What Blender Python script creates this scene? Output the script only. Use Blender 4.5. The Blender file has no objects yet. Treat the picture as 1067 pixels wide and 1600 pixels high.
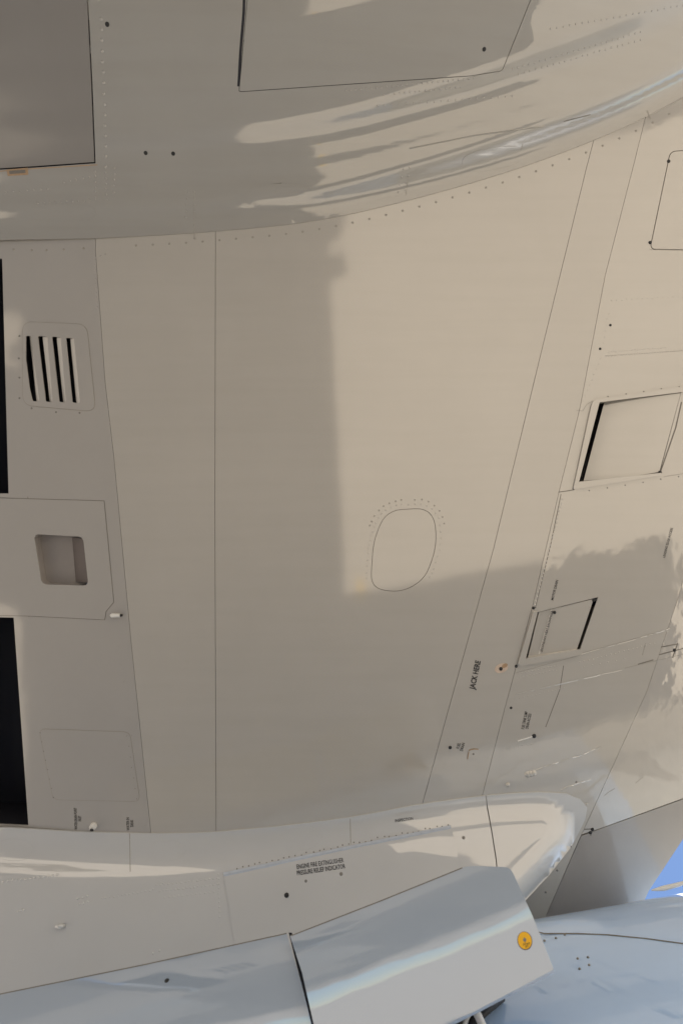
import bpy, bmesh, math, random
from mathutils import Vector, Matrix
random.seed(7)
sc = bpy.context.scene
R = math.radians

# ---------------------------------------------------------------- camera
S = 0.003            # metres per photograph pixel on the wing's lower skin
D = 3.2              # camera to wing skin
CZ = 1.5             # camera height above the apron
WZ = CZ + D          # wing skin height
cd = bpy.data.cameras.new('camera'); cam = bpy.data.objects.new('camera', cd)
sc.collection.objects.link(cam)
cam.location = (0, 0, CZ); cam.rotation_euler = (math.pi, 0, 0)      # looks straight up, image right = +x, image down = +y
cd.sensor_fit = 'VERTICAL'; cd.sensor_height = 36.0; cd.lens = 24.0
cd.clip_start = 0.05; cd.clip_end = 4000
cd.dof.use_dof = True; cd.dof.focus_distance = 3.15; cd.dof.aperture_fstop = 2.8
sc.camera = cam

# ---------------------------------------------------------------- light
SUN_EL, SUN_AZ = 66.0, 14.0          # azimuth measured from +x towards +y
w = bpy.data.worlds.new('World'); sc.world = w; w.use_nodes = True
nt = w.node_tree
sky = nt.nodes.new('ShaderNodeTexSky'); sky.sky_type = 'NISHITA'; sky.sun_disc = False
sky.altitude = 1500; sky.air_density = 1.0; sky.dust_density = 0.15; sky.ozone_density = 2.5
sky.sun_elevation = R(SUN_EL); sky.sun_rotation = R(90.0 - SUN_AZ)
nt.links.new(sky.outputs[0], nt.nodes['Background'].inputs[0])
nt.nodes['Background'].inputs[1].default_value = 0.11
sl = bpy.data.lights.new('sun', 'SUN'); sl.energy = 4.6; sl.angle = R(0.53); sl.color = (1.0, 0.93, 0.82)
so = bpy.data.objects.new('sun', sl); sc.collection.objects.link(so)
sdir = Vector((math.cos(R(SUN_EL))*math.cos(R(SUN_AZ)), math.cos(R(SUN_EL))*math.sin(R(SUN_AZ)), math.sin(R(SUN_EL))))
so.rotation_euler = sdir.to_track_quat('Z', 'Y').to_euler(); so.location = (6, 0, 12)
sc.view_settings.view_transform = 'Standard'; sc.view_settings.look = 'None'
sc.view_settings.exposure = 0.90; sc.view_settings.gamma = 1.0
sc.view_settings.use_curve_mapping = False
sc.cycles.max_bounces = 10; sc.cycles.diffuse_bounces = 6; sc.cycles.glossy_bounces = 6

# ---------------------------------------------------------------- materials
def mat(name, col, rough=0.5, coat=0.0, coat_ior=1.5, coat_rough=0.03, metal=0.0, var=0.0, var_scale=3.0,
        wave=0.0, wave_scale=(4, 4, 4), grain=0.0, streak=0.0):
    m = bpy.data.materials.new(name); m.use_nodes = True
    t = m.node_tree; b = t.nodes['Principled BSDF']; L = t.links.new
    b.inputs['Base Color'].default_value = (*col, 1); b.inputs['Roughness'].default_value = rough
    b.inputs['Metallic'].default_value = metal
    b.inputs['Coat Weight'].default_value = coat; b.inputs['Coat IOR'].default_value = coat_ior
    b.inputs['Coat Roughness'].default_value = coat_rough
    tc = t.nodes.new('ShaderNodeTexCoord')
    if var or streak:
        n = t.nodes.new('ShaderNodeTexNoise'); n.inputs['Scale'].default_value = var_scale
        n.inputs['Detail'].default_value = 6; n.inputs['Roughness'].default_value = 0.6
        L(tc.outputs['Object'], n.inputs['Vector'])
        mx = t.nodes.new('ShaderNodeMix'); mx.data_type = 'RGBA'
        mx.inputs['A'].default_value = (*[c*(1-var) for c in col], 1)
        mx.inputs['B'].default_value = (*[min(1, c*(1+var)) for c in col], 1)
        L(n.outputs['Fac'], mx.inputs['Factor']); out = mx.outputs['Result']
        if streak:
            mp = t.nodes.new('ShaderNodeMapping'); mp.inputs['Scale'].default_value = (.7, 9, 3)
            L(tc.outputs['Object'], mp.inputs['Vector'])
            n2 = t.nodes.new('ShaderNodeTexNoise'); n2.inputs['Scale'].default_value = 2.2; n2.inputs['Detail'].default_value = 5
            L(mp.outputs[0], n2.inputs['Vector'])
            rp = t.nodes.new('ShaderNodeValToRGB'); rp.color_ramp.elements[0].position = 0.42; rp.color_ramp.elements[1].position = 0.85
            rp.color_ramp.elements[0].color = (0, 0, 0, 1); rp.color_ramp.elements[1].color = (streak,)*3 + (1,)
            L(n2.outputs['Fac'], rp.inputs[0])
            m2 = t.nodes.new('ShaderNodeMix'); m2.data_type = 'RGBA'
            L(rp.outputs[0], m2.inputs['Factor']); L(out, m2.inputs['A'])
            m2.inputs['B'].default_value = (col[0]*.62, col[1]*.58, col[2]*.5, 1); out = m2.outputs['Result']
        L(out, b.inputs['Base Color'])
    nrm = None
    if wave:
        mp = t.nodes.new('ShaderNodeMapping'); mp.inputs['Scale'].default_value = wave_scale
        L(tc.outputs['Object'], mp.inputs['Vector'])
        n = t.nodes.new('ShaderNodeTexNoise'); n.inputs['Scale'].default_value = 1.0; n.inputs['Detail'].default_value = 2.5
        n.inputs['Roughness'].default_value = 0.45
        L(mp.outputs[0], n.inputs['Vector'])
        bp = t.nodes.new('ShaderNodeBump'); bp.inputs['Strength'].default_value = 1.0; bp.inputs['Distance'].default_value = wave
        L(n.outputs['Fac'], bp.inputs['Height']); nrm = bp.outputs[0]
    if grain:
        n = t.nodes.new('ShaderNodeTexNoise'); n.inputs['Scale'].default_value = 260; n.inputs['Detail'].default_value = 2
        L(tc.outputs['Object'], n.inputs['Vector'])
        bp = t.nodes.new('ShaderNodeBump'); bp.inputs['Strength'].default_value = 1.0; bp.inputs['Distance'].default_value = grain
        L(n.outputs['Fac'], bp.inputs['Height'])
        if nrm: L(nrm, bp.inputs['Normal'])
        nrm = bp.outputs[0]
    if nrm:
        L(nrm, b.inputs['Normal']); L(nrm, b.inputs['Coat Normal'])
    return m

PAINT = dict(coat=1.0, rough=0.45)
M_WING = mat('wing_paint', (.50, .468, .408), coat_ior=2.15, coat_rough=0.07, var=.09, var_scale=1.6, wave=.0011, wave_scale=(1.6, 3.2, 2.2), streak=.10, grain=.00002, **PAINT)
M_LE = mat('leading_edge_paint', (.50, .468, .405), coat_ior=2.3, streak=.10, coat_rough=0.055, var=.05, var_scale=4.0, wave=.0022, wave_scale=(9, 5, 4), grain=.00002, **PAINT)
M_SLAT = mat('slat_paint', (.50, .465, .40), coat_ior=2.6, coat_rough=0.055, var=.05, var_scale=4.0, wave=.0028, wave_scale=(13, 9, 4), grain=.00002, **PAINT)
M_SLATB = mat('shaded_slat_paint', (.33, .31, .285), coat_ior=1.6, coat_rough=0.12, var=.10, var_scale=5.0, wave=.002, wave_scale=(13, 9, 4), grain=.00002, **PAINT)  # slat paint darkened and dulled to stand in for a dark reflection
M_TE = mat('dimmed_trailing_edge_paint', (.42, .395, .355), coat_ior=2.0, coat_rough=0.06, var=.06, var_scale=3.0, wave=.0016, wave_scale=(4, 4, 4), grain=.00002, **PAINT)  # wing paint darkened to stand in for light falling off leftward
M_DOOR = mat('door_paint', (.25, .237, .22), rough=.4, coat=.6, coat_ior=1.6, coat_rough=.12, var=.06, var_scale=3)
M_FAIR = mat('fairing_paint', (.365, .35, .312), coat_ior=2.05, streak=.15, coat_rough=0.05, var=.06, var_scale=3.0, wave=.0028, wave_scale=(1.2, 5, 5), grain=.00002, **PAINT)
M_PYL = mat('pylon_paint', (.61, .61, .59), coat_ior=2.25, coat_rough=0.04, var=.05, var_scale=3.0, wave=.004, wave_scale=(3, 5, 5), grain=.00002, **PAINT)
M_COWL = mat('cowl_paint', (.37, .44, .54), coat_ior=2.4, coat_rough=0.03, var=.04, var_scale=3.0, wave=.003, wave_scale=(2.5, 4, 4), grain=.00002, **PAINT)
M_NAC = mat('sky_tinted_nacelle_paint', (.48, .67, .96), coat_ior=2.4, coat_rough=0.04, var=.07, var_scale=4.0, wave=.004, wave_scale=(3, 4, 4), grain=.00002, **PAINT)  # blue base carries the sky's reflection
M_DARK = mat('opening_shade_dark', (.012, .012, .018), rough=.7, var=.3, var_scale=8)  # near-black, standing in for deep shade inside openings and gaps
M_SEAL = mat('seam_sealant', (.19, .175, .15), rough=.7, var=.3, var_scale=20)
M_FINE = mat('filled_seam', (.33, .31, .265), rough=.5, coat=.5, var=.15, var_scale=20)
M_INK = mat('stencil_ink', (.03, .03, .03), rough=.6, var=.3, var_scale=60)
M_STEEL = mat('fastener_steel', (.25, .24, .22), rough=.45, metal=.7, var=.2, var_scale=50)
M_WHITE = mat('white_plastic', (.8, .79, .75), rough=.35, var=.05, var_scale=30)
M_YEL = mat('yellow_decal', (.95, .50, .005), rough=.4, var=.05, var_scale=40)
M_RIM = mat('decal_rim', (.12, .12, .13), rough=.5, var=.1, var_scale=40)
M_RUST = mat('fuel_stain', (.40, .27, .16), rough=.6, var=.35, var_scale=60)
M_PINK = mat('sealant_patch', (.60, .48, .38), rough=.6, var=.25, var_scale=50)
M_RED = mat('red_hose', (.35, .03, .02), rough=.5, var=.2, var_scale=40)
M_RUBBER = mat('black_rubber', (.02, .02, .02), rough=.6, var=.2, var_scale=40)
M_BEAD = mat('blue_grey_seal', (.50, .55, .62), rough=.4, coat=.6, var=.15, var_scale=40)
M_APRON = mat('apron_concrete', (.43, .38, .315), rough=.9, var=.10, var_scale=.8)
M_SLIVER = mat('sunlit_sliver_paint', (.75, .45, .05), rough=.8, var=.1, var_scale=4)

# ---------------------------------------------------------------- helpers
col = sc.collection
def empty(name, parent=None, loc=(0, 0, 0)):
    o = bpy.data.objects.new(name, None); col.objects.link(o); o.parent = parent; o.location = loc
    o.empty_display_size = .3
    return o
def obj(name, me, m, parent=None, kind=None, label=None):
    o = bpy.data.objects.new(name, me); col.objects.link(o); o.parent = parent
    if m and not me.materials: me.materials.append(m)
    if kind: o['kind'] = kind
    if label: o['label'] = label
    return o
def lin(pts, v, a=1, b=0):
    """interpolate coordinate b over coordinate a along a polyline"""
    p = sorted(pts, key=lambda q: q[a])
    if v <= p[0][a]: i = 0
    elif v >= p[-1][a]: i = len(p)-2
    else:
        i = 0
        while p[i+1][a] < v: i += 1
    f = (v-p[i][a])/(p[i+1][a]-p[i][a])
    return p[i][b] + f*(p[i+1][b]-p[i][b])
def smooth_lin(pts, v, k=45, a=0, b=1):
    return sum(lin(pts, v+o, a, b)*wt for o, wt in ((-k, 1), (-k/2, 2), (0, 2), (k/2, 2), (k, 1)))/8
_tab = {}
def smooth_tab(pts, v, k=45):
    key = (id(pts), k)
    if key not in _tab: _tab[key] = [smooth_lin(pts, x, k) for x in range(-900, 2400, 4)]
    t = _tab[key]; f = min(max((v+900)/4, 0), len(t)-1.001); i = int(f)
    return t[i]+(t[i+1]-t[i])*(f-i)
def wx(px): return (px-533.5)*S
def wy(py): return (py-800)*S
def ray(px, py, d): return Vector(((px-533.5)*S*d/D, (py-800)*S*d/D, CZ+d))

class Field:                       # a height-field skin z(x, y)
    def __init__(s, z): s.z = z
    def pt(s, px, py):
        d = D
        for _ in range(10):
            p = ray(px, py, d); nd = s.z(p.x, p.y)-CZ
            if abs(nd-d) < 2e-6: return p
            d = nd
        lo, hi = 1.0, D+.6
        for _ in range(26):
            d = (lo+hi)/2; p = ray(px, py, d)
            if s.z(p.x, p.y)-CZ > d: lo = d
            else: hi = d
        return ray(px, py, (lo+hi)/2)
class Barrel:                      # a cylinder skin through an anchor, normal th degrees below horizontal there
    def __init__(s, px, py, d, th, rad, alpha, az):
        a = Vector((math.cos(R(alpha)), -math.sin(R(alpha)), az)).normalized()
        n = Vector((0, -math.cos(R(th)), -math.sin(R(th)))); n = (n - a*n.dot(a)).normalized()
        s.a, s.r = a, rad; s.c = ray(px, py, d) - n*rad
    def pt(s, px, py):
        o = Vector((0, 0, CZ)); v = ray(px, py, 1.0)-o
        v2 = v - s.a*v.dot(s.a); w_ = (o-s.c); w2 = w_ - s.a*w_.dot(s.a)
        A = v2.dot(v2); B = 2*v2.dot(w2); C = w2.dot(w2)-s.r**2
        k = B*B-4*A*C
        t = (-B-math.sqrt(max(k, 0)))/(2*A)
        return o+v*t
def nrm_at(sf, px, py):
    e = .6
    n = (sf.pt(px+e, py)-sf.pt(px-e, py)).cross(sf.pt(px, py+e)-sf.pt(px, py-e))
    n.normalize()
    p = sf.pt(px, py)
    if n.dot(p-Vector((0, 0, CZ))) > 0: n = -n
    return n

def rpoly(pts, r, n=5):
    out = []; N = len(pts)
    for i in range(N):
        p0, p1, p2 = Vector(pts[i-1]), Vector(pts[i]), Vector(pts[(i+1) % N])
        rr = r[i] if isinstance(r, (list, tuple)) else r
        if rr <= 0: out.append(tuple(p1)); continue
        a, b = (p0-p1), (p2-p1); l = min(rr, a.length*.49, b.length*.49)
        a = p1+a.normalized()*l; b = p1+b.normalized()*l
        for k in range(n+1):
            t = k/n; out.append(tuple(a*(1-t)**2+p1*2*t*(1-t)+b*t*t))
    return out
def ellipse(cx, cy, rx, ry, ang=0, n=28, p=2.0):
    o = []
    for k in range(n):
        t = 2*math.pi*k/n; c, s_ = math.cos(t), math.sin(t)
        x = rx*math.copysign(abs(c)**(2/p), c); y = ry*math.copysign(abs(s_)**(2/p), s_)
        o.append((cx+x*math.cos(R(ang))-y*math.sin(R(ang)), cy+x*math.sin(R(ang))+y*math.cos(R(ang))))
    return o
def shrink(poly, g):
    N = len(poly); out = []
    area = sum(poly[i-1][0]*poly[i][1]-poly[i][0]*poly[i-1][1] for i in range(N))
    sg = 1 if area > 0 else -1
    for i in range(N):
        a, b, c = Vector(poly[i-1]), Vector(poly[i]), Vector(poly[(i+1) % N])
        e1, e2 = (b-a), (c-b)
        if e1.length < 1e-6: e1 = e2
        if e2.length < 1e-6: e2 = e1
        e1, e2 = e1.normalized(), e2.normalized()
        n1, n2 = Vector((-e1.y, e1.x))*sg, Vector((-e2.y, e2.x))*sg
        m = (n1+n2)
        if m.length < 1e-6: m = n1
        m.normalize(); k = max(.4, m.dot(n1))
        out.append(tuple(b+m*g/k))
    return out

def panel(name, poly, sf, m, parent, holes=(), off=0.0, thick=.008, grid=60, kind=None, label=None, up=False):
    """a skin panel with its edges: outline and holes on the skin sf; off = how proud it stands"""
    bm = bmesh.new(); loops = []
    for lp in [poly]+list(holes):
        vs = [bm.verts.new((x, y, 0)) for x, y in lp]
        es = [bm.edges.new((vs[i], vs[(i+1) % len(vs)])) for i in range(len(vs))]
        loops.append(vs)
    bmesh.ops.triangle_fill(bm, use_beauty=True, use_dissolve=False, edges=bm.edges[:])
    xs = [p[0] for p in poly]; ys = [p[1] for p in poly]
    def cuts(lo, hi):
        n = int((hi-lo)//grid)
        return [lo+(hi-lo)*(i+1)/(n+1) for i in range(n)]
    if grid:
        for c in cuts(min(xs), max(xs)):
            bmesh.ops.bisect_plane(bm, geom=bm.verts[:]+bm.edges[:]+bm.faces[:], plane_co=(c, 0, 0), plane_no=(1, 0, 0), dist=.01)
        for c in cuts(min(ys), max(ys)):
            bmesh.ops.bisect_plane(bm, geom=bm.verts[:]+bm.edges[:]+bm.faces[:], plane_co=(0, c, 0), plane_no=(0, 1, 0), dist=.01)
    bm.verts.index_update()
    src = [(v.co.x, v.co.y) for v in bm.verts]
    nn = [nrm_at(sf, *p) for p in src]
    V = [sf.pt(*p)+n*off for p, n in zip(src, nn)]
    N = list(nn); F = []
    for f in bm.faces:
        ids = [v.index for v in f.verts]
        c = (V[ids[1]]-V[ids[0]]).cross(V[ids[2]]-V[ids[1]])
        if c.dot(nn[ids[0]]) < 0: ids.reverse()
        F.append(ids)
    if thick:
        for e in bm.edges:
            if len(e.link_faces) == 1:
                a, b = e.verts[0].index, e.verts[1].index
                k = len(V)
                ta = Vector((0, 0, thick)) if up else -nn[a]*thick
                tb = Vector((0, 0, thick)) if up else -nn[b]*thick
                V += [V[a], V[b], V[b]+tb, V[a]+ta]
                wn = (V[b]-V[a]).cross(tb)
                if wn.length: wn.normalize()
                fc = e.link_faces[0].calc_center_median()
                inner = sf.pt(fc.x, fc.y)-V[a]
                if wn.dot(inner) > 0: wn = -wn; F.append([k+3, k+2, k+1, k])
                else: F.append([k, k+1, k+2, k+3])
                q = [k, k+1, k+2, k+3]
                c = (V[k+1]-V[k]).cross(V[k+2]-V[k+1])
                F[-1] = q if c.dot(wn) > 0 else q[::-1]
                N += [wn]*4
    bm.free()
    me = bpy.data.meshes.new(name); me.from_pydata([tuple(v) for v in V], [], F)
    me.polygons.foreach_set('use_smooth', [True]*len(me.polygons))
    me.update()
    me.normals_split_custom_set_from_vertices([tuple(n) for n in N])
    return obj(name, me, m, parent, kind, label)

def recess(name, poly, sf, depth, m, parent, floor=None, off=0.0):
    """a box let into the skin: walls up from the outline, and a floor; depth may be given per corner"""
    n = len(poly); dp = depth if isinstance(depth, (list, tuple)) else [depth]*n
    b = [sf.pt(*p)-nrm_at(sf, *p)*off for p in poly]
    V = [tuple(q) for q in b]+[(q.x, q.y, q.z+d) for q, d in zip(b, dp)]
    F = [[i, n+i, n+(i+1) % n, (i+1) % n] for i in range(n)]
    fl = [n+i for i in range(n)]
    c = sum((Vector(V[i]) for i in fl), Vector())/n
    a = (Vector(V[fl[1]])-Vector(V[fl[0]])).cross(Vector(V[fl[2]])-Vector(V[fl[1]]))
    F.append(fl if a.z < 0 else fl[::-1])
    me = bpy.data.meshes.new(name); me.from_pydata(V, [], F); me.materials.append(m)
    if floor:
        me.materials.append(floor); me.polygons[n].material_index = 1
    me.update()
    return obj(name, me, m, parent)

def domes(name, pts, sf, m, parent, r=.006, h=.0016, single=False):
    V, F = [], []
    for px, py in pts:
        p = sf.pt(px, py); n = nrm_at(sf, px, py)
        u = n.orthogonal().normalized(); v = n.cross(u); b = len(V)
        for rr, hh in ((r, -.001), (r*.85, h*.55), (r*.45, h)):
            for k in range(8):
                t = k*math.pi/4; V.append(tuple(p+u*rr*math.cos(t)+v*rr*math.sin(t)+n*hh))
        V.append(tuple(p+n*h*1.08))
        for q in range(2):
            for k in range(8):
                F.append([b+q*8+k, b+q*8+(k+1) % 8, b+q*8+8+(k+1) % 8, b+q*8+8+k])
        for k in range(8): F.append([b+16+k, b+16+(k+1) % 8, b+24])
    me = bpy.data.meshes.new(name); me.from_pydata(V, [], F); me.update()
    me.polygons.foreach_set('use_smooth', [True]*len(me.polygons))
    return obj(name, me, m, parent, None if single else 'stuff')
def row(p0, p1, step, jit=.6):
    n = max(1, int(math.dist(p0, p1)/step))
    return [(p0[0]+(p1[0]-p0[0])*i/n+random.uniform(-jit, jit), p0[1]+(p1[1]-p0[1])*i/n+random.uniform(-jit, jit)) for i in range(n+1)]
def polyrow(pts, step, jit=.6):
    o = []
    for a, b in zip(pts, pts[1:]): o += row(a, b, step, jit)[:-1]
    return o+[pts[-1]]

def strip(name, pts, sf, m, parent, wpx=1.0, off=.0006, kind=None):
    """a narrow bead or scratch lying on the skin"""
    V, F = [], []
    den = [pts[0]]
    for p0, p1 in zip(pts, pts[1:]):
        n = max(1, int(math.dist(p0, p1)//10))
        den += [(p0[0]+(p1[0]-p0[0])*k/n, p0[1]+(p1[1]-p0[1])*k/n) for k in range(1, n+1)]
    pts = den
    for i, (x, y) in enumerate(pts):
        a = Vector(pts[max(0, i-1)]); b = Vector(pts[min(len(pts)-1, i+1)]); d = (b-a).normalized()
        q = Vector((-d.y, d.x))*wpx/2
        n = nrm_at(sf, x, y)
        V += [tuple(sf.pt(x+q.x, y+q.y)+n*.0001), tuple(sf.pt(x, y)+n*off), tuple(sf.pt(x-q.x, y-q.y)+n*.0001)]
    for i in range(len(pts)-1):
        for k in (0, 1): F.append([3*i+k, 3*i+k+1, 3*i+k+4, 3*i+k+3])
    me = bpy.data.meshes.new(name); me.from_pydata(V, [], F); me.update()
    return obj(name, me, m, parent, kind)

def stencil(body, c, ang, length, height, sf, parent, m=None, off=.0012, name='stencil_text', bold=.012):
    """painted lettering: ang = reading direction in the picture, degrees counter-clockwise from rightwards"""
    cu = bpy.data.curves.new(name, 'FONT'); cu.body = body; cu.align_x = 'CENTER'; cu.resolution_u = 2; cu.space_line = .95; cu.offset = bold
    t = bpy.data.objects.new(name, cu)
    col.objects.link(t); bpy.context.view_layer.update()
    me = bpy.data.meshes.new_from_object(t.evaluated_get(bpy.context.evaluated_depsgraph_get()))
    bpy.data.objects.remove(t); bpy.data.curves.remove(cu)
    xs = [v.co.x for v in me.vertices]; ys = [v.co.y for v in me.vertices]
    mx, my = (min(xs)+max(xs))/2, (min(ys)+max(ys))/2; sx = length/(max(xs)-min(xs)); sy = height/(max(ys)-min(ys))
    ca, sa = math.cos(R(ang)), math.sin(R(ang))
    for v in me.vertices:
        u, q = (v.co.x-mx)*sx, (v.co.y-my)*sy
        px, py = c[0]+u*ca-q*sa, c[1]-(u*sa+q*ca)
        v.co = sf.pt(px, py)+nrm_at(sf, px, py)*off
    me.name = name; me.materials.clear(); me.update()
    return obj(name, me, m or M_INK, parent)

def tube(name, pts, rad, m, parent, seg=10, label=None):
    V, F = [], []
    n = len(pts); rr = rad if isinstance(rad, (list, tuple)) else [rad]*n
    for i, p in enumerate(pts):
        d = (Vector(pts[min(n-1, i+1)])-Vector(pts[max(0, i-1)])).normalized()
        u = d.orthogonal().normalized() if abs(d.z) > .9 else d.cross(Vector((0, 0, 1))).normalized(); v = d.cross(u)
        for k in range(seg):
            t = 2*math.pi*k/seg; V.append(tuple(Vector(p)+(u*math.cos(t)+v*math.sin(t))*rr[i]))
    for i in range(n-1):
        for k in range(seg): F.append([i*seg+k, i*seg+(k+1) % seg, (i+1)*seg+(k+1) % seg, (i+1)*seg+k])
    F.append(list(range(seg))[::-1]); F.append([(n-1)*seg+k for k in range(seg)])
    me = bpy.data.meshes.new(name); me.from_pydata(V, [], F); me.update()
    me.polygons.foreach_set('use_smooth', [True]*len(me.polygons))
    return obj(name, me, m, parent, label=label)

# ---------------------------------------------------------------- ground
def sheet(name, poly, z, m, thick=.25, label=None, parent=None):
    n = len(poly)
    V = [(x, y, z) for x, y in poly]+[(x, y, z-thick) for x, y in poly]
    ar = sum(poly[i-1][0]*poly[i][1]-poly[i][0]*poly[i-1][1] for i in range(n))
    F = [list(range(n)) if ar > 0 else list(range(n))[::-1]]+[[i, (i+1) % n, n+(i+1) % n, n+i] for i in range(n)]
    me = bpy.data.meshes.new(name); me.from_pydata(V, [], F); me.update()
    o = obj(name, me, m, parent); o['kind'] = 'structure'
    return o
sheet('ground', [(-1500, -1500), (1500, -1500), (1500, 1500), (-1500, 1500)], 0, M_APRON)
K = 1+WZ/D                                                # apron metres per wing metre in the mirror image
def g(px, py): return (wx(px)*K, wy(py)*K)
sheet('sunlit_sliver_patch', [g(558, 905), g(567, 905), g(567, 942), g(558, 942)], .004, M_SLIVER, .003)  # yellow patch standing in for a sliver of sunlight

# ---------------------------------------------------------------- the aircraft
air = empty('aircraft')
air['label'] = 'underside of a cream white jet aircraft, wing between belly fairing and engine pylon'
air['category'] = 'aircraft'

# ---- wing skin
LE_KNEE = [(1300, 100), (1260, 250), (1150, 600), (1060, 930), (1010, 1080), (960, 1190), (905, 1310), (850, 1437), (780, 1600), (640, 1900), (500, 2200), (80, 3000)]
CURVE = [(.13, 900), (.13, 1000), (.06, 1150), (.04, 1290), (.02, 1360), (.02, 1700)]
def zwing(x, y):
    px, py = x/S+533.5, y/S+800
    z = WZ
    k = (px-lin(LE_KNEE, py))*S
    if k > -.25: z += lin(CURVE, py)*(k+.25)**2
    if px < 330: z += .012*((330-px)*S)**2
    return z
W = Field(zwing)
A_ = [(146, 100), (150, 395), (165, 600), (178, 710), (205, 1000), (236, 1300), (250, 1440), (330, 2300)]
B_ = [(337, 150), (337, 375), (336, 800), (338, 1300), (340, 1440), (380, 2300)]
C_ = [(985, 0), (945, 150), (915, 265), (850, 530), (770, 860), (700, 1110), (660, 1255), (611, 1440), (400, 2240)]
D_ = [(1092, -150), (1016, 150), (990, 255), (945, 430), (905, 640), (873, 768), (832, 945), (805, 1045), (790, 1100), (755, 1236), (712, 1400), (430, 2240)]
E_ = LE_KNEE
def lined(l, g_): return [(x+g_, y) for x, y in l]
wing_root = empty('wing', air)
OV = ellipse(0, 0, 1, 1)
oval = rpoly([(603, 797), (676, 793), (684, 850), (664, 905), (628, 926), (578, 920), (583, 845)], [34, 34, 30, 34, 40, 34, 20], 6)
vent_hole = [(36, 519), (122, 521), (131, 634), (48, 633)]
rec = rpoly([(53.5, 834.5), (130.5, 838.5), (139, 915), (66, 913)], 9, 5)
te_poly = ([(-80, 150)]+lined(A_, -.3)+[(-80, 2300), (-80, 1284), (45, 1290), (22, 965), (-80, 963), (-80, 771), (14, 771), (4, 404), (-80, 404)])
panel('skin_panel', te_poly, W, M_TE, wing_root, holes=[vent_hole, rec])
panel('skin_panel', lined(A_, .3)+lined(B_, -.35)[::-1], W, M_WING, wing_root)
panel('skin_panel', lined(B_, .35)+lined(C_, -.35)[::-1], W, M_WING, wing_root, holes=[oval])
panel('skin_panel', lined(C_, .35)+lined(D_, -.3)[::-1], W, M_WING, wing_root)
def LX(y): return 1155+(y+150)*.045     # unseen leading edge, angled so its shadow bounds the sunlit patch
# leading edge box, forward of the front spar seam
inlet = [(935, 629), (1064, 611), (1030, 740), (903, 753)]
scoop = [(838, 957), (934, 933), (906, 1014), (820, 1028)]
hatch = rpoly([(1046, 236), (1152, 229), (1128, 392), (1014, 390)], 10, 5)
D2 = lined(D_, .3)
panel('leading_edge_panel', D2+lined([q for q in E_ if 600 <= q[1] < 2300], -.2)[::-1]+[(LX(600), 600), (LX(-150), -150)], W, M_LE, wing_root, holes=[inlet, scoop, hatch], grid=40)
ea = [(x+.3, y) for x, y in E_ if 600 <= y < 1300]+[(908.5, 1303.5)]
panel('slat_panel', ea+[(935, 1295), (1067, 1247), (LX(1194.5), 1194.5), (LX(600), 600)], W, M_SLAT, wing_root, grid=40)
OUT = [(LX(1196), 1196), (LX(1296), 1296), (1078, 1306), (1067, 1310), (1013, 1392), (1000, 1420), (960, 1520), (920, 1720), (880, 2060), (850, 2300)]  # beyond the visible edge, drawn broad to block sun from the apron
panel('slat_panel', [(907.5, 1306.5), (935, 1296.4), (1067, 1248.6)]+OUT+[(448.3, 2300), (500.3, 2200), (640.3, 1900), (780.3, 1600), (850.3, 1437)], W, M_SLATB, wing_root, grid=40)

# backing behind the seams, with the wells cut out, and the upper skin above it
class Off:
    def __init__(s, sf, d): s.sf, s.d = sf, d
    def pt(s, px, py):
        p = s.sf.pt(px, py); return Vector((p.x, p.y, p.z+s.d))
back = [(60, 100), (990, 0), (1100, -140), (LX(-140)-4, -140), (LX(1292)-4, 1292), (1074, 1303), (1060, 1310), (1005, 1392), (955, 1520), (915, 1720), (875, 2060), (845, 2290), (60, 2290)]
vh = [(60.5, 516), (125, 518), (134, 637), (60.5, 637)]
rh = [(60.5, 831), (133, 835), (142, 918), (60.5, 917)]
panel('spar_backing', back, Off(W, .0085), M_SEAL, wing_root, holes=[vh, rh, shrink(inlet, -4), shrink(scoop, -4)], thick=0, grid=60)
up = [(-75, 0), (1080, -145), (LX(-145)-2, -145), (LX(1294)-2, 1294), (1076, 1304), (1064, 1310), (1010, 1392), (957, 1520), (917, 1720), (877, 2060), (846, 2300), (780, 3100), (-75, 3100)]
def upper_skin():
    n = len(up); V = []
    for x, y in up:
        p = W.pt(x, y); V.append((p.x, p.y, p.z+.009))
    for x, y in up:
        p = W.pt(x, y); q = shrink(up, 30)[up.index((x, y))]; V.append((wx(q[0]), wy(q[1]), 5.12))
    F = [[i, (i+1) % n, n+(i+1) % n, n+i] for i in range(n) if not (up[i][0] < 0 and up[(i+1) % n][0] < 0)]+[list(range(n, 2*n))]
    me = bpy.data.meshes.new('upper_skin'); me.from_pydata(V, [], F); me.update()
    return obj('upper_skin', me, M_LE, wing_root)
upper_skin()
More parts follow.
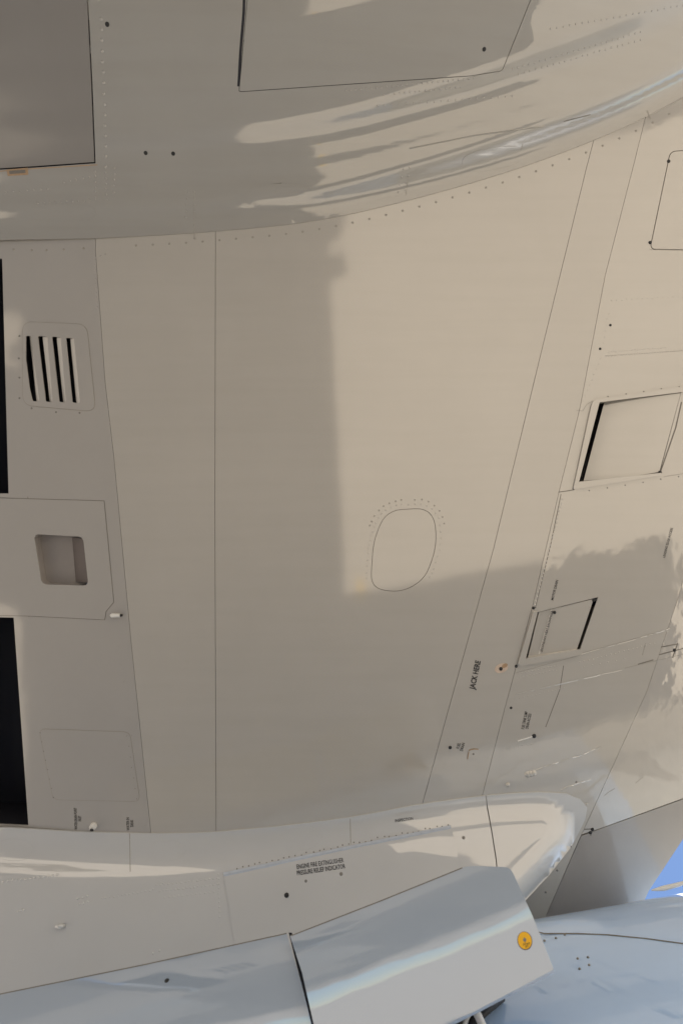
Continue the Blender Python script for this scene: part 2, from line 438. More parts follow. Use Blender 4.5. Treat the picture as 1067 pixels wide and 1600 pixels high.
# flap cove, open below, and the flap beyond it, overlong to cast shade
def box(name, x0, x1, y0, y1, z0, z1, m, parent, skip=()):
    V = [(x0, y0, z0), (x1, y0, z0), (x1, y1, z0), (x0, y1, z0), (x0, y0, z1), (x1, y0, z1), (x1, y1, z1), (x0, y1, z1)]
    Q = {'b': [3, 2, 1, 0], 't': [4, 5, 6, 7], 's': [0, 1, 5, 4], 'e': [1, 2, 6, 5], 'n': [2, 3, 7, 6], 'w': [3, 0, 4, 7]}
    me = bpy.data.meshes.new(name); me.from_pydata(V, [], [f for k, f in Q.items() if k not in skip]); me.update()
    return obj(name, me, m, parent)
box('flap_cove', wx(-75), wx(50), wy(396), wy(1296), WZ+.02, 5.0, M_DARK, wing_root, skip='b')
def slab(name, pts, th, m, parent):
    n = len(pts); V = [tuple(p) for p in pts]+[(p[0], p[1], p[2]+th) for p in pts]
    F = [list(range(n))[::-1], list(range(n, 2*n))]+[[i, (i+1) % n, n+(i+1) % n, n+i] for i in range(n)]
    me = bpy.data.meshes.new(name); me.from_pydata(V, [], F); me.update()
    return obj(name, me, m, parent)
slab('shade_flap', [(-1.92, -1.2, 4.68), (-1.92, 1.6, 4.68), (-5.4, 1.6, 4.15), (-5.4, -1.2, 4.15)], .08, M_TE, wing_root)  # unseen; stretched far aft so its shadow darkens the left side

def outline(pts, sf, m, parent, wd=1.0, off=0.0):
    strip('seam', list(pts)+[pts[0], pts[1]], Off(sf, -off), m, parent, wd, .0004)
# ---- oval fuel tank access panel
ap = panel('access_panel', shrink(oval, .75), W, M_WING, air, off=-.0006)
ring1, ring2 = shrink(oval, -7), shrink(oval, -14)
domes('fasteners', [p for p in polyrow(ring1+[ring1[0]], 10) if not (p[1] > 905)], W, M_WING, ap, r=.0045, h=.0012)
domes('fasteners', [p for p in polyrow(ring2+[ring2[0]], 12) if p[1] < 850 and p[1] < 800+(p[0]-600)*-.05+25], W, M_FINE, ap, r=.0046, h=.0012)

# ---- louvred vent
vp = rpoly([(36, 503), (136, 507), (150, 643), (37, 633)], 16, 6)
slots = [([(41.5, 525), (49, 525), (62.5, 627), (52, 627), (47.5, 608), (41.5, 562)], [(46.5, 525), (57.5, 627)]),
         ([(60, 525), (75, 526), (83, 628.5), (72.5, 627.5)], [(66.6, 525), (78.4, 628)]),
         ([(82, 526), (96, 527), (104, 629), (93.6, 628)], [(88.6, 526.5), (99.5, 628.5)]),
         ([(104, 528), (116.5, 528.5), (126, 630), (114, 629)], [(109.8, 528), (120, 629.5)])]
vent = panel('louver_vent', vp, W, M_TE, air, holes=[rpoly(s[0], 2.2, 3) for s in slots], off=.0022, thick=.005)
outline(shrink(vp, -.4), W, M_FINE, vent, 1.1)
for s, cut in slots:
    o = s; (x0, y0), (x1, y1) = cut
    tr = o[1]; br = o[2]
    V = []
    for (q, dz) in (((tr[0]+1, tr[1]-1.5), .001), ((br[0]+1, br[1]+1.5), .001), ((x1-1.2, y1+1.5), .010), ((x0-1.2, y0-1.5), .010)):
        p = W.pt(*q); V.append((p.x, p.y, p.z+dz))
    V += [(a, b, c+.0015) for a, b, c in V]
    me = bpy.data.meshes.new('louver'); me.from_pydata(V, [], [[0, 1, 2, 3], [7, 6, 5, 4], [0, 4, 5, 1], [2, 6, 7, 3], [1, 5, 6, 2], [3, 7, 4, 0]]); me.update()
    obj('louver', me, M_TE, vent)
recess('vent_duct', [(34, 517), (124, 519), (133, 636), (46, 635)], W, .16, M_DARK, vent, off=.006)
domes('fasteners', [(55, 507), (84, 510), (113, 511), (31, 525), (30, 560), (31, 590), (31, 622), (137, 530), (139, 565), (142, 597), (146, 628), (50, 638), (88, 644), (125, 645)], W, M_STEEL, vent, r=.0055, h=.0012)

# ---- housing plate with a recessed lens well
pl = [(-80, 775), (20, 779), (163, 783), (178, 941), (166, 955), (164, 968), (44, 962), (-80, 960)]
plate = panel('housing_plate', pl, W, M_TE, air, holes=[rec], off=.0025, thick=.006)
outline(shrink(pl, -.4), W, M_SEAL, plate, 1.0)
well = recess('lens_well', rec, W, .06, mat('well_paint', (.33, .30, .275), rough=.4, coat=.4, var=.1, var_scale=12), plate, off=-.0015)
p = [W.pt(*q) for q in ((106, 841), (131, 842), (137, 911), (112, 911))]
slab('well_step', [(q.x, q.y, q.z+dz) for q, dz in zip(p, (.055, .015, .015, .055))], .02, mat('well_step_paint', (.15, .125, .115), rough=.5, var=.1, var_scale=12), plate)
domes('fasteners', polyrow([(152, 790), (168, 940)], 17)+polyrow([(141, 848), (148, 912)], 17)+[(51, 849), (55, 875), (57, 905), (118, 785)], W, M_STEEL, plate, r=.0045, h=.0012)
strip('plate_seam', [(44, 776), (46, 790)], W, M_SEAL, plate, .9); strip('plate_seam', [(43, 942), (46, 964)], W, M_SEAL, plate, .9)
q0, q1, q2 = W.pt(175, 961), W.pt(189, 961), W.pt(193, 961)
dn = Vector((0, 0, -.012))
pin = tube('drain_nozzle', [q0+dn*.6, q0+Vector((.004, 0, 0))+dn, q1+dn*1.0], [.007, .010, .0085], M_WHITE, plate)
tube('nozzle_tip', [q1+dn*.9, q2+dn*.6], [.0065, .005], M_RUBBER, plate)

# ---- lower left cover with its screws
cv = rpoly([(62, 1139), (203, 1144), (219, 1252), (84, 1249)], 10, 4)
cover = panel('cover_plate', cv, W, M_TE, air, off=.0012, thick=.004)
outline(shrink(cv, -.4), W, M_FINE, cover, 1.0)
domes('fasteners', polyrow([(64, 1145), (84, 1246)], 14)+polyrow([(199, 1150), (214, 1248)], 16), W, M_STEEL, cover, r=.004, h=.0014)
n0 = W.pt(147, 1290)
tube('drain_tube', [n0+Vector((0, 0, .01)), n0+Vector((0, 0, -.02)), n0+Vector((.001, .006, -.028))], [.017, .015, .012], M_WHITE, air)
tube('tube_bore', [n0+Vector((.001, .004, -.022)), n0+Vector((.001, .0075, -.0295))], [.006, .0095], M_RUBBER, bpy.data.objects['drain_tube'])

# ---- ram air inlet on the leading edge
il = panel('air_inlet', rpoly([(924, 626), (1075, 603), (1072, 612), (935, 629), (903, 753), (1031, 739), (1031, 743), (894, 765)], [8, 0, 0, 0, 0, 0, 0, 3], 4), W, M_LE, air, off=.010, thick=.016, grid=40)
def quadsheet(name, q, dz, m, parent, th=.002):
    V = []
    for (x, y), z in zip(q, dz):
        p = W.pt(x, y); V.append(Vector((p.x, p.y, p.z+z)))
    return slab(name, V, th, m, parent)
def ramp(name, a, b, c, d_, depth, m, parent, n=10):
    """curved ramp: deep along a-d, flush along b-c"""
    V, F = [], []
    for i in range(n+1):
        t = i/n; h = depth*(1-t)**2.2+.001
        for (p0, p1) in ((a, b), (d_, c)):
            px, py = p0[0]+(p1[0]-p0[0])*t, p0[1]+(p1[1]-p0[1])*t
            q = W.pt(px, py); V.append((q.x, q.y, q.z+h))
    for i in range(n): F.append([2*i, 2*i+2, 2*i+3, 2*i+1])
    me = bpy.data.meshes.new(name); me.from_pydata(V, [], F); me.update()
    me.polygons.foreach_set('use_smooth', [True]*n)
    return obj(name, me, m, parent)
ramp('ramp', (944, 628.5), (1063.5, 612), (1029, 739.5), (911, 752), .035, M_LE, il)
recess('throat', [(933, 629), (944, 627.5), (911, 752.5), (902, 753.5)], W, .22, M_DARK, il, off=.002)
recess('inlet_well', shrink(inlet, -1), W, .06, M_SEAL, il, off=.004)
strip('seam', [(935, 629.5), (1064, 613)], W, M_SEAL, il, 2.2); strip('seam', [(905, 753), (980, 747), (1030, 738.5)], W, M_SEAL, il, 2.6)
strip('seam', [(1064, 628), (1055, 668), (1031, 738)], W, M_SEAL, il, 2.0)
domes('latch', [(1030.5, 738)], W, M_RUBBER, il, r=.009, h=.006, single=True)
domes('latch', [(896, 763)], W, M_RUBBER, il, r=.006, h=.004, single=True)
domes('fasteners', row((920, 766), (1060, 745), 24)+row((950, 619), (1060, 604), 24), W, M_STEEL, il, r=.004, h=.001)

# ---- heat exchanger flap scoop
sf_ = panel('outlet_scoop', [(832, 955), (838, 956), (838, 958), (820, 1028), (906, 1013.5), (904, 1023), (812, 1040), (808, 1036)], W, M_LE, air, off=.012, thick=.016, grid=30)
recess('scoop_well', shrink(scoop, -1), W, .07, M_SEAL, sf_, off=.004)
recess('outlet_slot', [(926, 935), (935, 932.5), (908, 1014), (900, 1015.5)], W, .22, M_DARK, sf_, off=.001)
flapd = quadsheet('scoop_door', [(842, 957), (927, 936), (901, 1014.5), (825, 1027)], (.006, .0012, .0012, .006), M_LE, sf_)
quadsheet('scoop_lip', [(840, 958), (862, 953), (843, 1022), (823, 1026)], (.055, .0, .0, .055), M_LE, sf_)
quadsheet('scoop_shadow_gap', [(835.5, 958), (841.5, 957), (825.5, 1025), (819, 1026.5)], (.03, .03, .03, .03), M_DARK, sf_)  # dark slit, widened to stand in for shade in the recess
domes('latch', [(833, 950), (806, 1041), (866, 957), (927, 938), (930, 937), (829, 989)], W, M_RUBBER, sf_, r=.008, h=.005)
stencil('SECONDARY HEAT EXCHANGER', (853, 986), 75, 66, 4.2, W, sf_, off=.004)
stencil('MOTOR DRAIN', (866, 922), 76, 32, 4.2, W, wing_root)
stencil('LEADING EDGE ACCESS', (1042.5, 848), 75, 48, 3.6, W, wing_root)

# ---- big hatch top right
ht = panel('access_hatch', shrink(hatch, 1.2), W, M_LE, air, off=.0004)
domes('hinge', [(1044, 252), (1015, 379)], W, M_RUBBER, ht, r=.009, h=.004)

# ---- jack point, drains and stains
stencil('JACK HERE', (743, 1055), 78, 46, 11.5, W, wing_root, bold=.03)
jp = panel('jack_pad', ellipse(783, 1044, 11, 7, -20, 18), W, M_PINK, air, off=.001, thick=.001)
domes('jack_socket', [(782, 1045)], W, M_RUBBER, jp, r=.010, h=.004, single=True)
panel('stain', ellipse(788, 1040, 5, 3, -30, 12), W, M_RUST, jp, off=.0022, thick=.001)
dr = panel('drain_cap', rpoly([(733, 1171), (748, 1170), (745, 1184), (730, 1186)], 3, 3), W, M_WING, air, off=.003, thick=.005)
strip('stain', [(732, 1172), (740, 1170), (747, 1170.5)], Off(W, -.003), M_RUST, dr, 1.6); strip('stain', [(732, 1174), (730, 1186)], Off(W, -.003), M_RUST, dr, 1.3)
domes('screw', [(739, 1178)], Off(W, -.003), M_STEEL, dr, r=.005, h=.002, single=True)
domes('drain_hole', [(703, 1168)], W, M_RUBBER, wing_root, r=.009, h=.003, single=True)
stencil('FUEL\nDRAIN', (719, 1166), 74, 13, 11, W, wing_root)
stencil('FUEL TANK SUMP\nDRAIN ACCESS', (822, 1126), 78, 28, 11, W, wing_root)
domes('drain_hole', [(798, 1106), (953, 508), (937, 545)], W, M_RUBBER, wing_root, r=.007, h=.002)
strip('bonding_strap', [(808, 1158), (822, 1154), (832, 1150.5)], W, M_WHITE, wing_root, 2.0, .004)
domes('strap_end', [(834, 1150)], W, M_RUBBER, wing_root, r=.011, h=.006, single=True)
stencil('WATER DRAIN POINT\nINLET', (122, 1279), 92, 34, 11, W, wing_root)
stencil('WATER IN\nTANK', (203.5, 1287), 92, 20, 11, W, wing_root)

# ---- fine seams, sealant beads and rivet rows of the wing
for pts, wd in (([(900, 641), (910, 642), (916, 632), (926, 626)], .9), ([(872, 769), (886, 767), (897, 765)], 1.3), ([(876, 772), (860, 850), (836, 950)], 1.2),
                ([(1067, 740), (1036, 745)], .8), ([(803, 1052), (905, 1024)], .8), ([(880, 1040), (874, 1078)], 1.2), ([(875, 1075), (852, 1136)], 1.3),
                ([(910, 1020), (1040, 984)], .9), ([(1008, 1005), (1003, 1024)], 1.0), ([(1032, 1011), (1058, 1006)], 1.8), ([(1029, 1023), (1067, 1013)], 1.8), ([(1058, 1005), (1050, 1028)], 2.0),
                ([(996, 1038), (1020, 1031)], 1.6), ([(975, 1044), (1067, 1022)], .9), ([(945, 556), (1067, 548)], .7), ([(1014, 390), (1067, 391)], .8),
                ([(925, 1300), (1000, 1273)], .9), ([(912, 1296), (926, 1295), (922, 1306)], 2.2), ([(1004, 1214), (992, 1224)], .9), ([(960, 1232), (950, 1238), (944, 1243)], 1.0)):
    strip('seam', pts, W, M_SEAL if wd > 1.1 else M_FINE, wing_root, wd)
domes('latch', [(1053, 1016), (922, 1301), (925, 1296)], W, M_RUBBER, wing_root, r=.009, h=.004)
for pts, wd in (([(805, 1085), (880, 1068), (975, 1046)], 1.6), ([(908, 1022), (1000, 997), (1046, 982)], 1.4), ([(820, 1210), (850, 1198), (905, 1181), (940, 1166)], 1.8), ([(876, 1234), (890, 1228), (922, 1218)], 2.2)):
    for (p0, p1) in zip(pts, pts[1:]):
        t = 0
        while t < 1:
            e = min(1, t+random.uniform(.10, .35))
            f = lambda q: (p0[0]+(p1[0]-p0[0])*q, p0[1]+(p1[1]-p0[1])*q+random.uniform(-.5, .5))
            strip('sealant_bead', [f(t), f((t+e)/2), f(e)], W, M_LE, wing_root, wd*random.uniform(.7, 1.3), .0018)
            t = e+random.uniform(.02, .12)
domes('sealant_blob', [(828, 1209), (833, 1208), (824, 1210)], W, M_LE, wing_root, r=.016, h=.008)
domes('sealant_blob', [(793, 1226)], W, M_LE, wing_root, r=.011, h=.010)
JF = [(-300, 384), (0, 374), (150, 372), (300, 364), (450, 351), (520, 340), (600, 322), (700, 296), (800, 266), (900, 230), (960, 205), (1020, 177), (1067, 152), (1300, 10), (1600, -180)]
rp = [(x, smooth_lin(JF, x)+15) for x in range(213, 1080, 26)]
domes('rivets', rp+[(22, 390), (50, 391), (73, 391), (100, 390), (131, 388)], W, M_FINE, wing_root, r=.0062, h=.0016)
domes('rivets', polyrow([(148, 400), (152, 480)], 7)+polyrow([(150, 402), (165, 397)], 7), W, M_TE, wing_root, r=.0045, h=.0012)
domes('rivets', polyrow([(878, 780), (855, 870), (835, 945)], 6), W, M_LE, wing_root, r=.005, h=.0016)
domes('rivets', row((950, 550), (1040, 543), 4)+row((947, 557), (1065, 547), 4)+row((955, 470), (1067, 463), 8)+row((938, 560), (907, 635), 9)+row((950, 490), (940, 545), 9), W, M_LE, wing_root, r=.0035, h=.0010)
domes('rivets', row((810, 1052), (870, 1040), 5)+row((812, 1058), (868, 1047), 5)+row((905, 1035), (1022, 1005), 7)+row((806, 1092), (880, 1075), 6)+row((790, 1170), (830, 1162), 6)+row((912, 1042), (975, 1030), 12), W, M_LE, wing_root, r=.0035, h=.0010)
domes('rivets', row((185, 1010), (226, 1290), 26)+row((170, 640), (176, 700), 20), W, M_TE, wing_root, r=.004, h=.001)
domes('screw', [(870, 1360), (852, 1394), (900, 1222), (906, 1268)], W, M_STEEL, wing_root, r=.006, h=.002)
domes('rivets', row((900, 1258), (912, 1262), 4)+row((904, 1264), (916, 1256), 5)+row((895, 1250), (906, 1256), 4), W, M_LE, wing_root, r=.006, h=.003)

# ---- belly fairing
def zfair(x, y):
    px = x/S+533.5
    t = (wy(smooth_tab(JF, px))-y)*.97
    m = .78; tf, t1, t2 = .34, .58, 1.6
    if t <= 0: h = 0
    elif t < tf: h = m*t*t/(2*tf)
    elif t < t1: h = m*tf/2+m*(t-tf)
    else:
        u = min(t, t2)-t1; h = m*tf/2+m*(t1-tf)+m*(u-u*u/(2*(t2-t1)))
    k = .25+.75*max(0, min(1, (px-300)/500))
    def step(c, wd): return .5+.5*math.tanh((t-c)/wd)
    if t > 0: h += k*(.092*step(.085, .034)+.030*step(.33, .03))+.0017*math.sin(6.283*t/(.105+.03*t)+px*.0022)*min(1, t/.1)
    return WZ-.004-h
FZ = Field(zfair)
fair = empty('belly_fairing', air)
jl = [(x, smooth_tab(JF, x)+.5) for x in range(-160, 1241, 9)]
door = [(-140, -140), (134, -140), (140.5, 0), (147, 130), (152, 257), (60, 263.5), (-140, 276)]
hat = rpoly([(396, -140), (385, 0), (377, 90), (372, 145), (560, 132), (735, 120), (785, 112), (830, 0), (880, -140)], [0, 0, 0, 5, 0, 0, 5, 0, 0], 3)
ov1 = ellipse(769, 248, 48, 17, -10, 32, 2.6); ov2 = ellipse(434, 307, 53, 20, -2, 32, 2.8); ov3 = ellipse(98, 332, 52, 13, 0, 32, 2.8)
hatch_hole = hat
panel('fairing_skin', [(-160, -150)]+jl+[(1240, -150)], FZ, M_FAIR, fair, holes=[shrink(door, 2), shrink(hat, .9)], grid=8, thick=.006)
dpan = panel('belly_door', shrink(door, 4.2), FZ, M_DOOR, fair, grid=28, thick=.015, off=-.002, label='flat grey belly door with dark open edges')
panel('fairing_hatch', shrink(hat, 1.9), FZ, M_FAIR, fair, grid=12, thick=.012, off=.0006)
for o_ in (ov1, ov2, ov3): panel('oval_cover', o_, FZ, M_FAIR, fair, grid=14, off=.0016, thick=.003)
panel('fairing_backing', [(-158, -148)]+[(x, y-8) for x, y in jl]+[(1238, -148)], Off(FZ, .016), M_DARK, fair, grid=40, thick=0)
panel('latch', [(11, 265), (44, 262), (45, 273), (13, 275)], FZ, M_RUST, fair, off=.001, thick=.004)
panel('latch', [(15, 267), (40, 265), (41, 270), (16, 272)], FZ, M_SEAL, fair, off=.0025, thick=.002)
strip('door_seal', [(-5, 268), (60, 263), (153, 257.5)], FZ, M_RUST, fair, 1.4)
strip('door_gap', [(382, -20), (381, 20), (376, 80), (373, 135)], FZ, M_DARK, fair, 4.2, .0008)
domes('rivets', polyrow([(155, 0), (158, 30), (164, 180), (166, 260)], 16), FZ, M_FAIR, fair, r=.0075, h=.003)
domes('rivets', row((149, 268), (150, 308), 8)+row((165, 262), (167, 312), 8)+row((180, 262), (178, 300), 8)+row((100, 285), (150, 275), 9)+row((10, 300), (75, 295), 10)+row((60, 318), (150, 312), 9), FZ, M_FAIR, fair, r=.005, h=.0022)
domes('rivets', row((294, 300), (290, 340), 10)+row((304, 300), (304, 372), 10)+row((630, 265), (622, 300), 10)+row((640, 262), (632, 298), 10), FZ, M_FAIR, fair, r=.005, h=.002)
domes('rivets', row((540, 142), (740, 122), 8)+row((600, 148), (720, 136), 8)+row((800, 108), (1000, 50), 9)+row((810, 116), (1000, 62), 9)+row((860, 45), (1067, 8), 10)+row((590, 165), (800, 150), 11), FZ, M_FAIR, fair, r=.0045, h=.002)
domes('vent_hole', [(228, 239), (271, 240), (168, 38), (756, 77)], FZ, M_RUBBER, fair, r=.010, h=.002)
for pts in ([(640, 262), (634, 305)], [(816, 225), (812, 248)], [(1010, 172), (1016, 186)], [(304, 300), (304, 374)]): strip('seam', pts, FZ, M_FINE, fair, 1.1)
strip('scratch', [(640, 232), (740, 212), (850, 197)], FZ, M_FAIR, fair, 2.4, .003); strip('seam', [(880, 190), (922, 179)], FZ, M_SEAL, fair, 1.4)
strip('seam', [(415, 289), (440, 286)], FZ, M_SEAL, fair, 1.3); strip('seam', [(426, 327), (448, 325)], FZ, M_SEAL, fair, 1.3)
# the rest of the belly and the fuselage tube, beyond the picture
def belly():
    V, F = [], []
    xs = [-3.2+.2*i for i in range(26)]; ts = [.62, .8, 1.0, 1.2, 1.4, 1.6, 2.2, 2.6]
    for x in xs:
        yj = wy(smooth_lin(JF, x/S+533.5)); yj = max(yj, -2.3)
        k = 1.0 if x < 2.4 else max(.3, 1-(x-2.4)*.7)
        sec = []
        for t in ts:
            y = yj-t; sec.append((y, zfair(x, y) if x < 2.4 else WZ-(WZ-zfair(2.4, wy(smooth_lin(JF, 2.4/S+533.5))-t))*k))
        sec = [(y, z+.014) for y, z in sec]
        yc = -4.55
        full = sec+[(2*yc-y, z) for y, z in sec[::-1]]
        V += [(x, y, z) for y, z in full]
    n = 2*len(ts)
    for i in range(len(xs)-1):
        for k in range(n-1): F.append([i*n+k, i*n+k+1, (i+1)*n+k+1, (i+1)*n+k])
    me = bpy.data.meshes.new('belly_skin'); me.from_pydata(V, [], F); me.update()
    me.polygons.foreach_set('use_smooth', [True]*len(me.polygons))
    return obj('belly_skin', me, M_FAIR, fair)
belly()
tube('fuselage', [(-11, -4.55, 6.6), (-8, -4.55, 6.3), (-3, -4.55, 5.75), (2.2, -4.55, 5.75), (3.2, -4.6, 5.75), (4.4, -4.7, 5.7), (5.6, -4.75, 5.6), (6.6, -4.8, 5.5), (7.4, -4.8, 5.4), (7.7, -4.8, 5.35)], [.35, .9, 1.45, 1.45, 1.36, 1.18, .95, .65, .3, .06], M_FAIR, air, seg=40)

# ---- pylon
JP = [(-300, 1318), (-100, 1300), (0, 1292), (120, 1300), (240, 1303), (330, 1301), (450, 1290), (550, 1277), (660, 1256), (760, 1243), (830, 1238), (880, 1240), (940, 1246)]
MP = [(-300, .40), (0, .46), (300, .62), (600, .85), (760, 1.0), (940, 1.0)]
def zpyl(x, y):
    px = x/S+533.5
    t = y-wy(smooth_tab(JP, px, 25)); m = lin(MP, px, 0, 1); tf = .16
    h = 0 if t <= 0 else (m*t*t/(2*tf) if t < tf else m*(t-tf/2))
    if t > 0: h += max(.25, min(1, (500-px)/400))*(.055*(1+math.tanh((t-.14)/.024))/2)
    return WZ-.005-h
PZ = Field(zpyl)
EDGE = [(884, 1240), (906, 1249), (917, 1262), (914, 1280), (893, 1322), (858, 1367), (818, 1410), (770, 1470)]
def seg_dist(p, pl_):
    b = 1e9
    for (x0, y0), (x1, y1) in zip(pl_, pl_[1:]):
        dx, dy = x1-x0, y1-y0; t = max(0, min(1, ((p[0]-x0)*dx+(p[1]-y0)*dy)/(dx*dx+dy*dy)))
        b = min(b, math.hypot(p[0]-x0-t*dx, p[1]-y0-t*dy))
    return b
class Nose:
    def pt(s, px, py):
        q = PZ.pt(px, py); e = seg_dist((px, py), EDGE[1:])*S; rr = .17
        d = q.z-CZ
        if e < rr: d += .75*(rr-math.sqrt(max(0, rr*rr-(rr-e)**2)))
        return ray(px, py, min(d, D-.004))
NZ = Nose()
pyl = empty('pylon', air)
pj = [(x, smooth_lin(JP, x, 25)) for x in range(-160, 755, 35)]+[(758, smooth_lin(JP, 758, 25))]
seam = [(759, 1246), (761, 1262), (768, 1300), (775, 1345), (778, 1380), (780, 1480)]
po = [ellipse(472, 1310, 27, 18, -5, 28, 2.3), ellipse(261, 1329, 29, 16, 0, 28, 2.3), ellipse(22, 1328, 29, 17, 3, 28, 2.3)]
panel('pylon_skin', pj+[(x-.8, y) for x, y in seam]+[(560, 1560), (300, 1640), (-160, 1720)], PZ, M_PYL, pyl, grid=9, thick=.008)
for o_ in po: panel('oval_cover', o_, PZ, M_PYL, pyl, grid=16, off=.0016, thick=.003)
panel('pylon_backing', [(x, y+8) for x, y in pj]+[(775, 1260), (790, 1380), (795, 1475), (560, 1550), (300, 1630), (-155, 1710)], Off(PZ, .02), M_SEAL, pyl, grid=40, thick=0)
nose_poly = [(760, smooth_lin(JP, 760, 25)), (800, 1240), (840, 1238)]+EDGE[:-1]+[(790, 1450), (781.5, 1478)]+[(x+.9, y) for x, y in seam[::-1]]
panel('pylon_nose', nose_poly, NZ, M_PYL, pyl, grid=9, thick=.55, up=True)
ins = panel('inspection_panel', [(350, 1366), (480, 1338), (600, 1313), (704, 1293), (712, 1318), (728, 1420), (560, 1540), (380, 1560)], PZ, M_PYL, pyl, off=.004, thick=.006, grid=28)
strip('seal_strip', [(350, 1366), (480, 1338), (600, 1313), (704, 1292)], Off(PZ, -.004), M_BEAD, pyl, 7.0, .004)
domes('fasteners', polyrow([(370, 1357), (480, 1333), (600, 1308), (700, 1289)], 9, 1.5), PZ, M_STEEL, pyl, r=.004, h=.0015)
for pts in ([(203, 1302), (204, 1362)], [(547, 1279), (548, 1320)], [(362, 1366), (370, 1425)]): strip('seam', pts, PZ, M_FINE, pyl, 1.2)
domes('rivets', row((245, 1383), (340, 1372), 6)+row((250, 1392), (340, 1382), 6)+row((258, 1402), (342, 1393), 7)+row((342, 1366), (343, 1432), 7)+row((160, 1404), (240, 1390), 6)+[(255, 1380), (260, 1391)], PZ, M_PYL, pyl, r=.004, h=.0018)
domes('rivets', row((122, 1404), (136, 1400), 5)+row((124, 1412), (138, 1409), 5)+row((28, 1424), (38, 1421), 5)+row((240, 1490), (250, 1486), 6)+row((5, 1378), (90, 1367), 7), PZ, M_PYL, pyl, r=.006, h=.003)
domes('screw', [(448, 1398)], Off(PZ, -.004), M_RUBBER, pyl, r=.012, h=.006, single=True)
domes('screw', [(478, 1376), (533, 1365)], Off(PZ, -.004), M_STEEL, pyl, r=.010, h=.0012)
domes('screw', [(724, 1309)], PZ, M_STEEL, pyl, r=.008, h=.003, single=True)
q = PZ.pt(100, 1447); n = nrm_at(PZ, 100, 1447)
tube('probe', [q-n*.005, q+n*.018+Vector((-.012, 0, 0)), q+n*.02+Vector((-.03, 0, 0))], [.012, .010, .005], M_PYL, pyl)
stencil('ENGINE FIRE EXTINGUISHER\nPRESSURE RELIEF INDICATOR', (501, 1353), 8.5, 76, 17, Off(PZ, -.005), pyl)
stencil('INSPECTION', (631, 1280.5), 8, 28, 4.6, PZ, pyl)

# ---- engine cowl doors
CB = Barrel(650, 1452, 2.07, 22, 1.2, 22, 0)
dj = (CB.pt(452, 1475).z-CZ)
CA = Barrel(450, 1475, dj+.03, 14, 1.3, 12, .06)
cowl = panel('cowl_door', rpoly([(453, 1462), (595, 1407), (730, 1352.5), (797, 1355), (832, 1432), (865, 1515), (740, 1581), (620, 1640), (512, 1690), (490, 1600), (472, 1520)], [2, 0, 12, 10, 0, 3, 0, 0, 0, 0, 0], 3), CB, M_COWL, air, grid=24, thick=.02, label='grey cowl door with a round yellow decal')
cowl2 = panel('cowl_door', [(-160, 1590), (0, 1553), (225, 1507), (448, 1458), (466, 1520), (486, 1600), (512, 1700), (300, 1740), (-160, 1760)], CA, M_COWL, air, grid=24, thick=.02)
def flange(pts, sf, parent, dep=.3):
    V, F = [], []
    for x, y in pts:
        p = sf.pt(x, y+1.5); n = nrm_at(sf, x, y+1.5); V += [tuple(p-n*.006), tuple(p-n*dep)]
    for i in range(len(pts)-1): F.append([2*i, 2*i+2, 2*i+3, 2*i+1])
    me = bpy.data.meshes.new('sun_stop_flange'); me.from_pydata(V, [], F); me.update()
    obj('sun_stop_flange', me, M_COWL, parent)  # hidden strip added to keep sun out behind the door
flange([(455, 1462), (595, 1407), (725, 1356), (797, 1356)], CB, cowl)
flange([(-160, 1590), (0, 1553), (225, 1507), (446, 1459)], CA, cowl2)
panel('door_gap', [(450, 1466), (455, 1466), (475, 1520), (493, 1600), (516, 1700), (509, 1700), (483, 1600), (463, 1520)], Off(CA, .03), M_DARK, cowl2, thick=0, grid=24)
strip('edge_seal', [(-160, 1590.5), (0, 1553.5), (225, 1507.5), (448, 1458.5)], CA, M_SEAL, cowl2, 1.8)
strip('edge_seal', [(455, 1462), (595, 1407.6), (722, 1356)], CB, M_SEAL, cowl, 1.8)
domes('screw', [(261, 1532)], CA, M_RUBBER, cowl2, r=.008, h=.003, single=True)
rm = panel('decal_rim', ellipse(819.5, 1470, 11.6, 14.6, -12, 32), CB, M_RIM, cowl, off=.0008, thick=.0006, grid=0)
panel('warning_decal', ellipse(819.5, 1470, 10.6, 13.6, -12, 32), CB, M_YEL, cowl, off=.0016, thick=.0006, grid=0)
OB = Off(CB, 0)
strip('decal_symbol', [(819, 1465), (820, 1474)], CB, M_RIM, cowl, 2.2, .0028)
panel('decal_symbol', ellipse(819.5, 1469, 2.6, 3, 0, 12), CB, M_STEEL, cowl, off=.0024, thick=.0004, grid=0)
stencil('DO NOT\nLIFT', (822.5, 1477.5), 8, 11, 7, CB, cowl, off=.0026, name='decal_text')

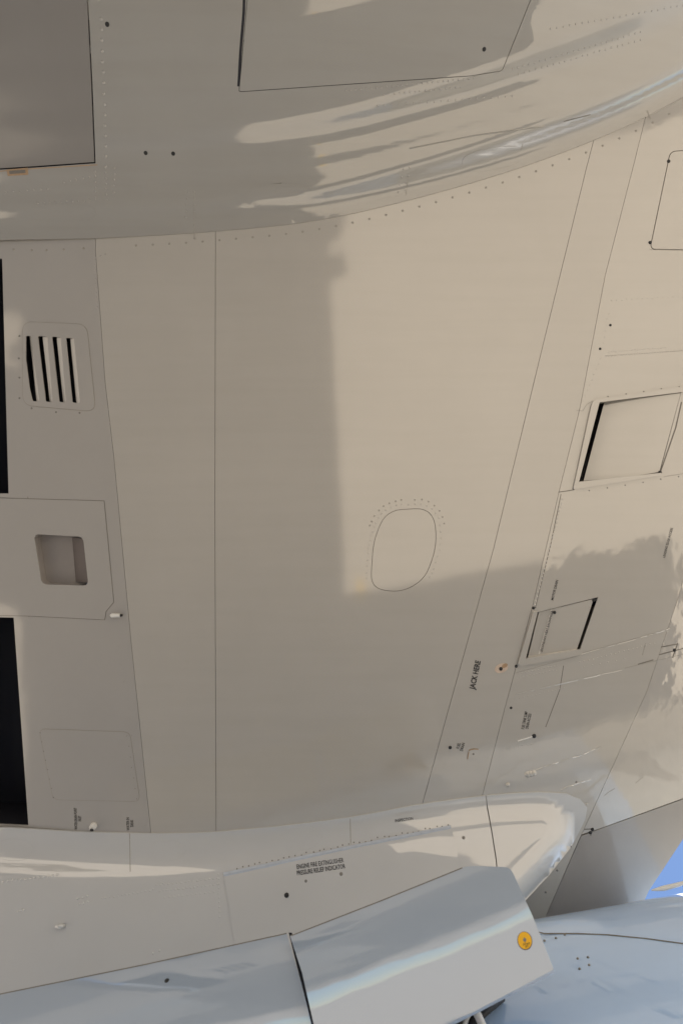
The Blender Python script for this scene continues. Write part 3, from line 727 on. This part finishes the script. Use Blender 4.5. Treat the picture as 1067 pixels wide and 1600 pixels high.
# ---- nacelle behind the doors
def nacelle(name, lo, hi, m, parent):
    c0 = Vector((1.0, 2.70, 3.72)); a = Vector((.985, -.17, 0)).normalized()
    prof = [(-2.2, .9), (-1.2, 1.12), (-.5, 1.18), (0, 1.2), (.72, 1.2), (2.0, 1.2), (4.2, 1.2), (4.7, 1.17), (4.95, 1.1), (5.05, 1.0), (4.95, .92), (4.0, .86), (2.0, .84)]
    u = a.cross(Vector((0, 0, 1))).normalized(); v = a.cross(u); seg = 96; V, F = [], []
    prof = [q for i, q in enumerate(prof) if lo <= i <= hi]
    for s_, r in prof:
        for k in range(seg):
            t = 2*math.pi*k/seg; V.append(tuple(c0+a*s_+(u*math.cos(t)+v*math.sin(t))*r))
    for i in range(len(prof)-1):
        for k in range(seg): F.append([i*seg+k, i*seg+(k+1) % seg, (i+1)*seg+(k+1) % seg, (i+1)*seg+k])
    me = bpy.data.meshes.new(name); me.from_pydata(V, [], F); me.update()
    bm = bmesh.new(); bm.from_mesh(me); bmesh.ops.recalc_face_normals(bm, faces=bm.faces[:]); bm.to_mesh(me); bm.free()
    me.polygons.foreach_set('use_smooth', [True]*len(me.polygons))
    return obj(name, me, m, parent)
nac = nacelle('nacelle', 0, 4, M_NAC, air)
nacelle('inlet_cowl', 4, 20, M_PYL, air)  # unseen forward barrel, painted cream to warm the slat's reflection
class NacS:                       # the nacelle's flank for its details
    def pt(s, px, py): return BN.pt(px, py)
a_ = Vector((.985, -.17, 0)).normalized()
BN = Barrel.__new__(Barrel); BN.a = a_; BN.r = 1.2; BN.c = Vector((1.0, 2.70, 3.72))
strip('seam', [(835, 1455), (850, 1459), (900, 1459), (950, 1461), (1010, 1467), (1040, 1471), (1090, 1478)], BN, M_SEAL, nac, 1.3, .003)
domes('screw', [(902, 1498), (918, 1496), (905, 1514), (920, 1508), (882, 1461), (868, 1466), (850, 1470)], BN, M_STEEL, nac, r=.005, h=.004)
# strake seen against the sky, and the pipes behind the open door
tube('strake', [ray(1017, 1391, 2.75), ray(1024, 1390, 2.75), ray(1036, 1388, 2.745), ray(1052, 1384, 2.74), ray(1070, 1379, 2.73), ray(1110, 1368, 2.70)], [.002, .0055, .0095, .0085, .007, .007], M_WHITE, nac, seg=12)
core = empty('engine_core', air)
for i in range(7):
    px = 690+i*9
    tube('fuel_pipe', [ray(px-30, 1660, 2.02), ray(px, 1604+random.uniform(-6, 6), 1.99+.01*i), ray(px+6, 1586+random.uniform(-8, 4), 2.04), ray(px+40, 1560, 2.2)], random.uniform(.006, .013), (M_RUBBER, M_RED, M_STEEL, M_RUBBER, M_WHITE, M_RUBBER, M_RUBBER)[i], core, seg=8)
tube('frame_edge', [ray(738, 1570, 2.05), ray(748, 1590, 2.02), ray(775, 1650, 1.95)], .012, M_WHITE, core)
